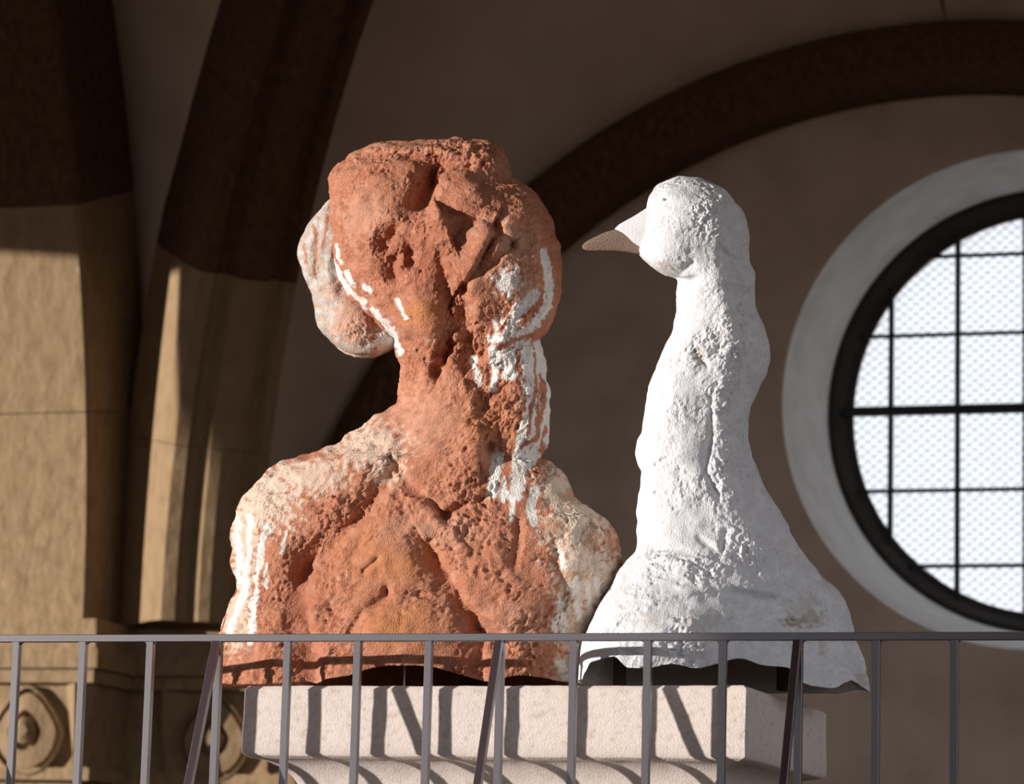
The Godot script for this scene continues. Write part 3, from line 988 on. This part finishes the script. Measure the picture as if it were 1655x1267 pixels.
# ---------------------------------------------------------------- railing
func railing() -> void:
	var a := Vector3(1, 0, 0)
	var near := Vector3(0, 0, 1)
	var bar6 := EYE + Vector3(-0.1211 * cos(deg_to_rad(YAW)) - 5.1716 * sin(deg_to_rad(YAW)), 0.4753, -(-0.1211 * sin(deg_to_rad(YAW)) + 5.1716 * cos(deg_to_rad(YAW))))
	var first := -6
	var last := 18
	var t := thing("railing", "dark violet-brown steel railing of square bars in front of the plinth", "railing", Vector3(bar6.x, 0, bar6.z))
	var pitch := 0.12
	var lo: Vector3 = bar6 + a * pitch * (first - 6.5)
	var hi: Vector3 = bar6 + a * pitch * (last - 5.5)
	var st := start()
	bar(st, lo, hi, Vector3.UP, 0.0122, 0.0125, 0.0008)
	part("top_rail", finish(st), M.paint, t)
	st = start()
	var drop := bar6.y - 0.09
	bar(st, lo - Vector3(0, drop, 0), hi - Vector3(0, drop, 0), Vector3.UP, 0.0122, 0.0125, 0.0008)
	part("bottom_rail", finish(st), M.paint, t)
	for k in range(first, last + 1):
		var p: Vector3 = bar6 + a * pitch * (k - 6)
		var b := start()
		bar(b, p - Vector3(0, 0.006, 0), p - Vector3(0, drop, 0), a, 0.0118, 0.0118, 0.0007)
		# small weld fillets where the bar meets the top rail
		for s in [-1, 1]:
			var w0: Vector3 = p + a * s * 0.0059 - Vector3(0, 0.0061, 0)
			b.set_smooth_group(4294967295)
			for f in [0.0035, -0.0035]:
				var o: Vector3 = near * f
				var tri3: Array = [w0 + o, w0 + o + a * s * 0.004, w0 + o - Vector3(0, 0.004, 0)]
				for v in tri3:
					b.add_vertex(v)
			quad(b, w0 + near * 0.0035 + a * s * 0.004, w0 + near * 0.0035 - Vector3(0, 0.004, 0), w0 - near * 0.0035 - Vector3(0, 0.004, 0), w0 - near * 0.0035 + a * s * 0.004)
		part("bar", finish(b), M.paint, t)
		if posmod(k - 3, 4) == 0:
			var q := start()
			var s0 := p + near * 0.012 - Vector3(0, 0.008, 0)
			var fall := p.y - 0.008
			bar(q, s0, s0 + Vector3(0, -fall, 0) + near * 0.3875 * fall, a, 0.0122, 0.0122, 0.0007)
			part("strut", finish(q), M.paint, t)
		if posmod(k, 6) == 0:
			var f := start()
			bar(f, p - Vector3(0, drop, 0), Vector3(p.x, 0, p.z), a, 0.014, 0.014, 0.0)
			part("foot", finish(f), M.paint, t)

# ---------------------------------------------------------------- the room
func room() -> void:
	var N_WALL := -9.3
	var T := 0.53
	part("slab", box(Vector3(-6.9, -0.25, -9.83), Vector3(2.6, 0.0, 4.4)), M.floor, setting("floor", "stone-coloured floor of the vaulted hall"))
	var ce := setting("ceiling", "pale plaster vault cells between brown stone ribs")
	part("roof_slab", box(Vector3(-6.9, 5.8, -9.83), Vector3(2.6, 6.1, 4.4)), M.plaster, ce)
	# left wall with two window openings through which the low sun comes
	var wl := setting("wall_left", "plaster side wall with two window openings")
	var xs := [-6.8, -6.5]
	var spans := [[-9.83, -7.9, 0.0, 5.8], [-7.9, -6.14, 0.0, 0.7], [-7.9, -6.14, 2.76, 5.8], [-6.14, -2.35, 0.0, 5.8], [-2.35, -0.5, 0.0, 0.7], [-2.35, -0.5, 3.1, 5.8], [-0.5, 4.4, 0.0, 5.8]]
	for s in spans:
		part("masonry", box(Vector3(xs[0], s[2], s[0]), Vector3(xs[1], s[3], s[1])), M.plaster, wl)
	# wall behind the camera with a tall opening
	var wf := setting("wall_front", "plaster end wall with one tall window opening")
	var edges := [-6.8, -6.6, -2.9, 2.5]
	for k in edges.size() - 1:
		if k % 2 == 0:
			part("masonry", box(Vector3(edges[k], 0, 4.0), Vector3(edges[k + 1], 5.8, 4.3)), M.plaster, wf)
		else:
			part("masonry", box(Vector3(edges[k], 0, 4.0), Vector3(edges[k + 1], 0.7, 4.3)), M.plaster, wf)
			part("masonry", box(Vector3(edges[k], 4.1, 4.0), Vector3(edges[k + 1], 5.8, 4.3)), M.plaster, wf)
	var wr := setting("wall_right", "plaster side wall with one tall window opening")
	for s in [[-9.83, -5.4, 0.0, 5.8], [-5.4, -0.9, 0.0, 0.6], [-5.4, -0.7, 2.9, 5.8], [-0.9, 4.0, 0.0, 5.8]]:
		part("masonry", box(Vector3(2.2, s[2], s[0]), Vector3(2.5, s[3], s[1])), M.plaster, wr)
	# lunette wall with the round window
	var wb := setting("wall_back", "plain beige plaster wall under the vault arch, pierced by the round window")
	var c1 := Vector2(-1.336, 2.157)
	var c2 := Vector2(-1.334, 2.186)
	var seg := 120
	var angles := []
	for k in seg:
		angles.append(TAU * k / seg)
	var lo := Vector2(-6.8, 0)
	var hi := Vector2(2.5, 5.8)
	for q in [lo, hi, Vector2(lo.x, hi.y), Vector2(hi.x, lo.y)]:
		angles.append(fposmod((q - c1).angle(), TAU))
	angles.sort()
	var st := start()
	var out := start()
	for k in angles.size():
		var a0: float = angles[k]
		var a1: float = angles[(k + 1) % angles.size()]
		var d0 := Vector2(cos(a0), sin(a0))
		var d1 := Vector2(cos(a1), sin(a1))
		var i0 := c1 + d0 * 0.734
		var i1 := c1 + d1 * 0.734
		var o0 := to_edge(c1, d0, lo, hi)
		var o1 := to_edge(c1, d1, lo, hi)
		quad(st, v3(i0, N_WALL), v3(i1, N_WALL), v3(o1, N_WALL), v3(o0, N_WALL))
		var e0 := c2 + d0 * 0.63
		var e1 := c2 + d1 * 0.63
		quad(out, v3(e1, N_WALL - T), v3(e0, N_WALL - T), v3(o0, N_WALL - T), v3(o1, N_WALL - T))
	part("plaster_face", finish(st), M.plaster, wb)
	part("outer_face", finish(out), M.sill, wb)
	# round window
	var w := setting("window_1", "round window with white splayed reveal, iron grid and wire mesh")
	part("splayed_reveal", rings([[c1, 0.742, N_WALL + 0.0], [c1, 0.734, N_WALL - 0.006], [c1.lerp(c2, 0.5), 0.706, N_WALL - 0.20], [c2, 0.680, N_WALL - 0.40]]), M.white, w)
	part("stone_ring", rings([[c2, 0.680, N_WALL - 0.40], [c2, 0.663, N_WALL - 0.405], [c2, 0.636, N_WALL - 0.455], [c2, 0.614, N_WALL - 0.47]]), M.dark_stone, w)
	part("outer_reveal", rings([[c2, 0.614, N_WALL - 0.47], [c2, 0.616, N_WALL - 0.49], [c2, 0.63, N_WALL - T]]), M.sill, w)
	var zb := N_WALL - 0.46
	var bars_x := [-1.83, -1.624, -1.417, -1.211, -1.004]
	for x in bars_x:
		var half := sqrt(maxf(0.0, 0.655 * 0.655 - pow(x - c2.x, 2)))
		var b := start()
		bar(b, Vector3(x, c2.y - half, zb), Vector3(x, c2.y + half, zb), Vector3.RIGHT, 0.016, 0.014, 0.002)
		part("bar", finish(b), M.iron, w)
	for y in [1.719, 1.951, 2.199, 2.433, 2.678]:
		var half := sqrt(maxf(0.0, 0.66 * 0.66 - pow(y - c2.y, 2)))
		var b := start()
		var thick: float = 0.028 if absf(y - 2.199) < 0.01 else 0.012
		bar(b, Vector3(c2.x - half, y, zb + 0.01), Vector3(c2.x + half, y, zb + 0.01), Vector3.UP, thick, thick, 0.002)
		part("bar", finish(b), M.iron, w)
	var mesh_st := start()
	var pitch := 0.0235
	var R := 0.618
	for dir in [Vector2(0.77, 0.64), Vector2(0.77, -0.64)]:
		var nrm := Vector2(-dir.y, dir.x)
		var k := -int(R / pitch)
		while k * pitch < R:
			var off := k * pitch
			var half := sqrt(maxf(0.0, R * R - off * off))
			var p: Vector2 = c2 + nrm * off
			bar(mesh_st, v3(p - dir * half, zb - 0.022), v3(p + dir * half, zb - 0.022), Vector3(0, 0, 1), 0.0020, 0.0020)
			k += 1
	var wm := part("wire_mesh", finish(mesh_st), M.wire, w)
	wm.set_meta("kind", "stuff")
	var gst := start()
	for k in seg:
		var d0 := Vector2(cos(TAU * k / seg), sin(TAU * k / seg)) * 0.619
		var d1 := Vector2(cos(TAU * (k + 1) / seg), sin(TAU * (k + 1) / seg)) * 0.619
		gst.set_smooth_group(1)
		for v in [v3(c2, zb - 0.035), v3(c2 + d1, zb - 0.035), v3(c2 + d0, zb - 0.035)]:
			gst.add_vertex(v)
	part("pane", finish(gst), M.glass, w)

	# ------------------------------------------------------------ vault ribs
	# wall arch round the lunette
	var ca := Vector2(-1.567, 1.206)
	var wa := setting("trim_1", "brown stone arch framing the wall above the round window")
	var prof_w := [Vector2(0.0, 0.0), Vector2(0.0, 0.20), Vector2(-0.055, 0.24), Vector2(-0.135, 0.24), Vector2(-0.185, 0.17), Vector2(-0.185, 0.0)]
	var nvous := 9
	for k in nvous:
		var path := []
		var lat := []
		var inw := []
		for i in 9:
			var ang := PI * (1.0 - (k + (i / 8.0) * 0.997) / nvous)
			var d := Vector3(cos(ang), sin(ang), 0)
			path.append(Vector3(ca.x, ca.y, -9.34) + d * 2.044)
			lat.append(d)
			inw.append(Vector3(0, 0, 1))
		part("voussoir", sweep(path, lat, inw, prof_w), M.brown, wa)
	# transverse arch springing from the pier
	var ta := setting("trim_2", "broad ochre stone arch rising from the carved pier capital")
	var R1 := 3.70
	var prof_t := [Vector2(0.0, -0.46), Vector2(0.0, -0.012), Vector2(-0.012, 0.0), Vector2(-0.70, 0.0), Vector2(-0.71, -0.01), Vector2(-0.71, -0.46)]
	nvous = 10
	for k in nvous:
		var path := []
		var lat := []
		var inw := []
		for i in 7:
			var ang := PI * 0.52 * (k + (i / 6.0) * 0.995) / nvous
			var d := Vector3(0, sin(ang), -cos(ang))
			path.append(Vector3(-3.96, 1.45, -4.9) + d * R1)
			lat.append(Vector3(1, 0, 0))
			inw.append(-d)
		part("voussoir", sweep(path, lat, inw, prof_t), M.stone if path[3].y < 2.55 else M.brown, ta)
	# diagonal rib
	var dr := setting("trim_3", "moulded diagonal vault rib leaning away from the broad stone arch")
	var R2 := 2.55
	var pd := Vector3(0.707, 0, 0.707)
	var ld := Vector3(0.707, 0, -0.707)
	var foot := Vector3(-3.60, 1.45, -8.70)
	var prof_d := [Vector2(-0.165, -0.40), Vector2(-0.165, -0.10), Vector2(-0.15, -0.045), Vector2(-0.115, -0.03), Vector2(-0.095, -0.05), Vector2(-0.07, -0.05), Vector2(-0.05, -0.012), Vector2(-0.02, 0.0), Vector2(0.02, 0.0), Vector2(0.05, -0.012), Vector2(0.07, -0.05), Vector2(0.095, -0.05), Vector2(0.115, -0.03), Vector2(0.15, -0.045), Vector2(0.165, -0.10), Vector2(0.165, -0.40)]
	nvous = 8
	for k in nvous:
		var path := []
		var lat := []
		var inw := []
		for i in 7:
			var ang := PI * 0.5 * (k + (i / 6.0) * 0.996) / nvous
			path.append(foot + pd * R2 * (1.0 - cos(ang)) + Vector3(0, R2 * sin(ang), 0))
			lat.append(ld)
			inw.append(pd * cos(ang) - Vector3(0, sin(ang), 0))
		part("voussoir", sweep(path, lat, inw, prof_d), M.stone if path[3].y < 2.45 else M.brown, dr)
	# vault cells
	var cb := []
	var cd_l := []
	var cd_r := []
	var cf := []
	for i in 25:
		var f := i / 24.0
		var a1 := PI * 0.44 * f
		cb.append(Vector3(-3.97, 1.45, -4.9) + Vector3(0, sin(a1), -cos(a1)) * (R1 + 0.42))
		var a2 := PI * 0.5 * f
		var inw2 := pd * cos(a2) - Vector3(0, sin(a2), 0)
		var p2 := foot + pd * R2 * (1.0 - cos(a2)) + Vector3(0, R2 * sin(a2), 0) - inw2 * 0.33
		cd_l.append(p2 - ld * 0.15)
		cd_r.append(p2 + ld * 0.15)
		var a3 := PI * (1.0 - 0.03 - 0.47 * f)
		cf.append(Vector3(ca.x, ca.y, -9.22) + Vector3(cos(a3), sin(a3), 0) * 2.035)
	part("vault_cell", loft(cb, cd_l, 10, Vector3(0, 0.25, -0.1), 0.12), M.plaster, ce)
	part("vault_cell", loft(cd_r, cf, 14, Vector3(0, 0.25, -0.1), 0.14), M.plaster, ce)
	var md := []
	var mf := []
	for i in 25:
		md.append(Vector3(2 * ca.x - cd_r[i].x, cd_r[i].y, cd_r[i].z))
		mf.append(Vector3(2 * ca.x - cf[i].x, cf[i].y, cf[i].z))
	part("vault_cell", loft(mf, md, 14, Vector3(0, 0.25, -0.1), 0.14), M.plaster, ce)
	pier()

func v3(p: Vector2, z: float) -> Vector3:
	return Vector3(p.x, p.y, z)

func to_edge(c: Vector2, d: Vector2, lo: Vector2, hi: Vector2) -> Vector2:
	var tx := 1e9
	var ty := 1e9
	if absf(d.x) > 1e-7:
		tx = ((hi.x if d.x > 0 else lo.x) - c.x) / d.x
	if absf(d.y) > 1e-7:
		ty = ((hi.y if d.y > 0 else lo.y) - c.y) / d.y
	return c + d * minf(tx, ty)

func rings(list: Array) -> ArrayMesh:
	var st := start()
	var n := 120
	for j in list.size() - 1:
		for i in n:
			var d0 := Vector2(cos(TAU * i / n), sin(TAU * i / n))
			var d1 := Vector2(cos(TAU * (i + 1) / n), sin(TAU * (i + 1) / n))
			var a: Array = list[j]
			var b: Array = list[j + 1]
			quad(st, v3(a[0] + d0 * a[1], a[2]), v3(b[0] + d0 * b[1], b[2]), v3(b[0] + d1 * b[1], b[2]), v3(a[0] + d1 * a[1], a[2]), j + 1)
	return finish(st)

# the pier under the springing, with its mouldings and carved leaves
func pier() -> void:
	var t := thing("stone_pier", "ochre stone pier with moulded abacus and carved leaf capital", "pier", Vector3(-4.1, 0, -8.9))
	# plan: a broad front respond and a narrower one under the diagonal rib
	var blocks := [[Vector2(-4.78, -3.93), -8.58], [Vector2(-3.93, -3.40), -8.85]]
	for b in blocks:
		var x0: float = b[0].x
		var x1: float = b[0].y
		var z: float = b[1]
		part("impost_block", box(Vector3(x0 + 0.02, 1.36, -9.29), Vector3(x1 + 0.02, 1.448, z + 0.02)), M.stone, t)
		part("abacus", box(Vector3(x0 - 0.04, 1.302, -9.29), Vector3(x1 + 0.05, 1.358, z + 0.07)), M.stone, t)
		part("fillet", box(Vector3(x0 - 0.02, 1.262, -9.29), Vector3(x1 + 0.03, 1.30, z + 0.045)), M.stone, t)
		part("bell", box(Vector3(x0, 1.02, -9.29), Vector3(x1, 1.262, z)), M.stone, t)
		part("necking", box(Vector3(x0 - 0.01, 0.985, -9.29), Vector3(x1 + 0.02, 1.02, z + 0.025)), M.stone, t)
		part("shaft", box(Vector3(x0 + 0.04, 0.0, -9.29), Vector3(x1 - 0.03, 0.985, z - 0.03)), M.stone, t)
	for e in [[-4.46, -8.58], [-4.11, -8.58], [-3.64, -8.85]]:
		leaf(t, Vector3(e[0], 1.125, e[1]), 0.115, 0.132)
	for e in [[-4.285, -8.58], [-3.955, -8.58], [-3.80, -8.85], [-3.47, -8.85]]:
		dart(t, Vector3(e[0], 1.14, e[1]), 0.05, 0.12)

# pointed oval with a raised border and an egg in its middle
func leaf(t: Node3D, c: Vector3, w: float, h: float) -> void:
	var st := start()
	var n := 28
	var layers := [[1.0, 0.0], [0.985, 0.03], [0.93, 0.034], [0.89, 0.010], [0.85, 0.010], [0.81, 0.03], [0.45, 0.04], [0.37, 0.012], [0.33, 0.012], [0.29, 0.05], [0.16, 0.064], [0.0, 0.068]]
	for j in layers.size() - 1:
		for i in n:
			var p := []
			for e in [[j, i], [j, i + 1], [j + 1, i + 1], [j + 1, i]]:
				var a: float = TAU * e[1] / n
				var k: float = layers[e[0]][0]
				var x := sin(a) * w * (1.0 - 0.42 * maxf(0.0, cos(a)))
				p.append(c + Vector3(x * k, cos(a) * h * k, layers[e[0]][1]))
			quad(st, p[0], p[1], p[2], p[3], j + 1)
	part("carved_leaf", finish(st), M.stone, t)

func dart(t: Node3D, c: Vector3, w: float, h: float) -> void:
	var st := start()
	var top_l := c + Vector3(-w, h, 0.0)
	var top_r := c + Vector3(w, h, 0.0)
	var tip := c + Vector3(0, -h, 0.0)
	var rib_t := c + Vector3(0, h, 0.05)
	var rib_b := c + Vector3(0, -h * 0.9, 0.03)
	quad(st, top_l, rib_t, rib_b, tip)
	quad(st, rib_t, top_r, tip, rib_b)
	st.set_smooth_group(4294967295)
	for v in [top_l, top_r, rib_t]:
		st.add_vertex(v)
	part("carved_dart", finish(st), M.stone, t)

# ---------------------------------------------------------------- build
func _ready() -> void:
	cam_basis = Basis(Vector3.UP, deg_to_rad(YAW)) * Basis(Vector3.RIGHT, deg_to_rad(PITCH)) * Basis(Vector3.BACK, deg_to_rad(ROLL))
	fwd = Vector3(-sin(deg_to_rad(YAW)), 0, -cos(deg_to_rad(YAW)))
	var cam := Camera3D.new()
	cam.name = "camera"
	add_child(cam)
	cam.transform = Transform3D(cam_basis, EYE)
	var lens := CameraAttributesPhysical.new()
	lens.frustum_focal_length = 12.0 / (633.5 / F_PX)
	lens.exposure_aperture = 5.6
	lens.frustum_focus_distance = 5.42
	cam.attributes = lens
	cam.fov = rad_to_deg(2.0 * atan(633.5 / F_PX))
	cam.near = 0.05
	cam.far = 200.0
	cam.current = true
	var we := WorldEnvironment.new()
	var env := Environment.new()
	var sky_m := ProceduralSkyMaterial.new()
	sky_m.sky_top_color = Color(1.04, 1.07, 1.12)
	sky_m.sky_curve = 0.3
	sky_m.sky_horizon_color = Color(0.90, 0.92, 0.955)
	sky_m.sky_energy_multiplier = 1.36
	sky_m.ground_horizon_color = Color(0.95, 0.92, 0.88)
	sky_m.ground_bottom_color = Color(0.62, 0.59, 0.55)
	var sky := Sky.new()
	sky.sky_material = sky_m
	env.background_mode = Environment.BG_SKY
	env.sky = sky
	env.tonemap_mode = Environment.TONE_MAPPER_LINEAR
	env.tonemap_exposure = 1.0
	env.sdfgi_enabled = true
	env.ssao_enabled = true
	env.ssil_enabled = true
	we.environment = env
	add_child(we)
	var sun := DirectionalLight3D.new()
	sun.name = "sun"
	add_child(sun)
	var az := deg_to_rad(69.2 - YAW)
	var el := deg_to_rad(4.32)
	var travel := Vector3(sin(az) * cos(el), -sin(el), -cos(az) * cos(el))
	sun.look_at_from_position(Vector3.ZERO, travel, Vector3.UP)
	sun.light_color = Color(1.0, 0.968, 0.94)
	sun.light_energy = 1.8
	sun.light_angular_distance = 0.55
	sun.shadow_enabled = true
	sun.sky_mode = DirectionalLight3D.SKY_MODE_LIGHT_ONLY

	make_materials()
	room()
	plinth()
	terracotta_bust()
	goose_bust()
	railing()
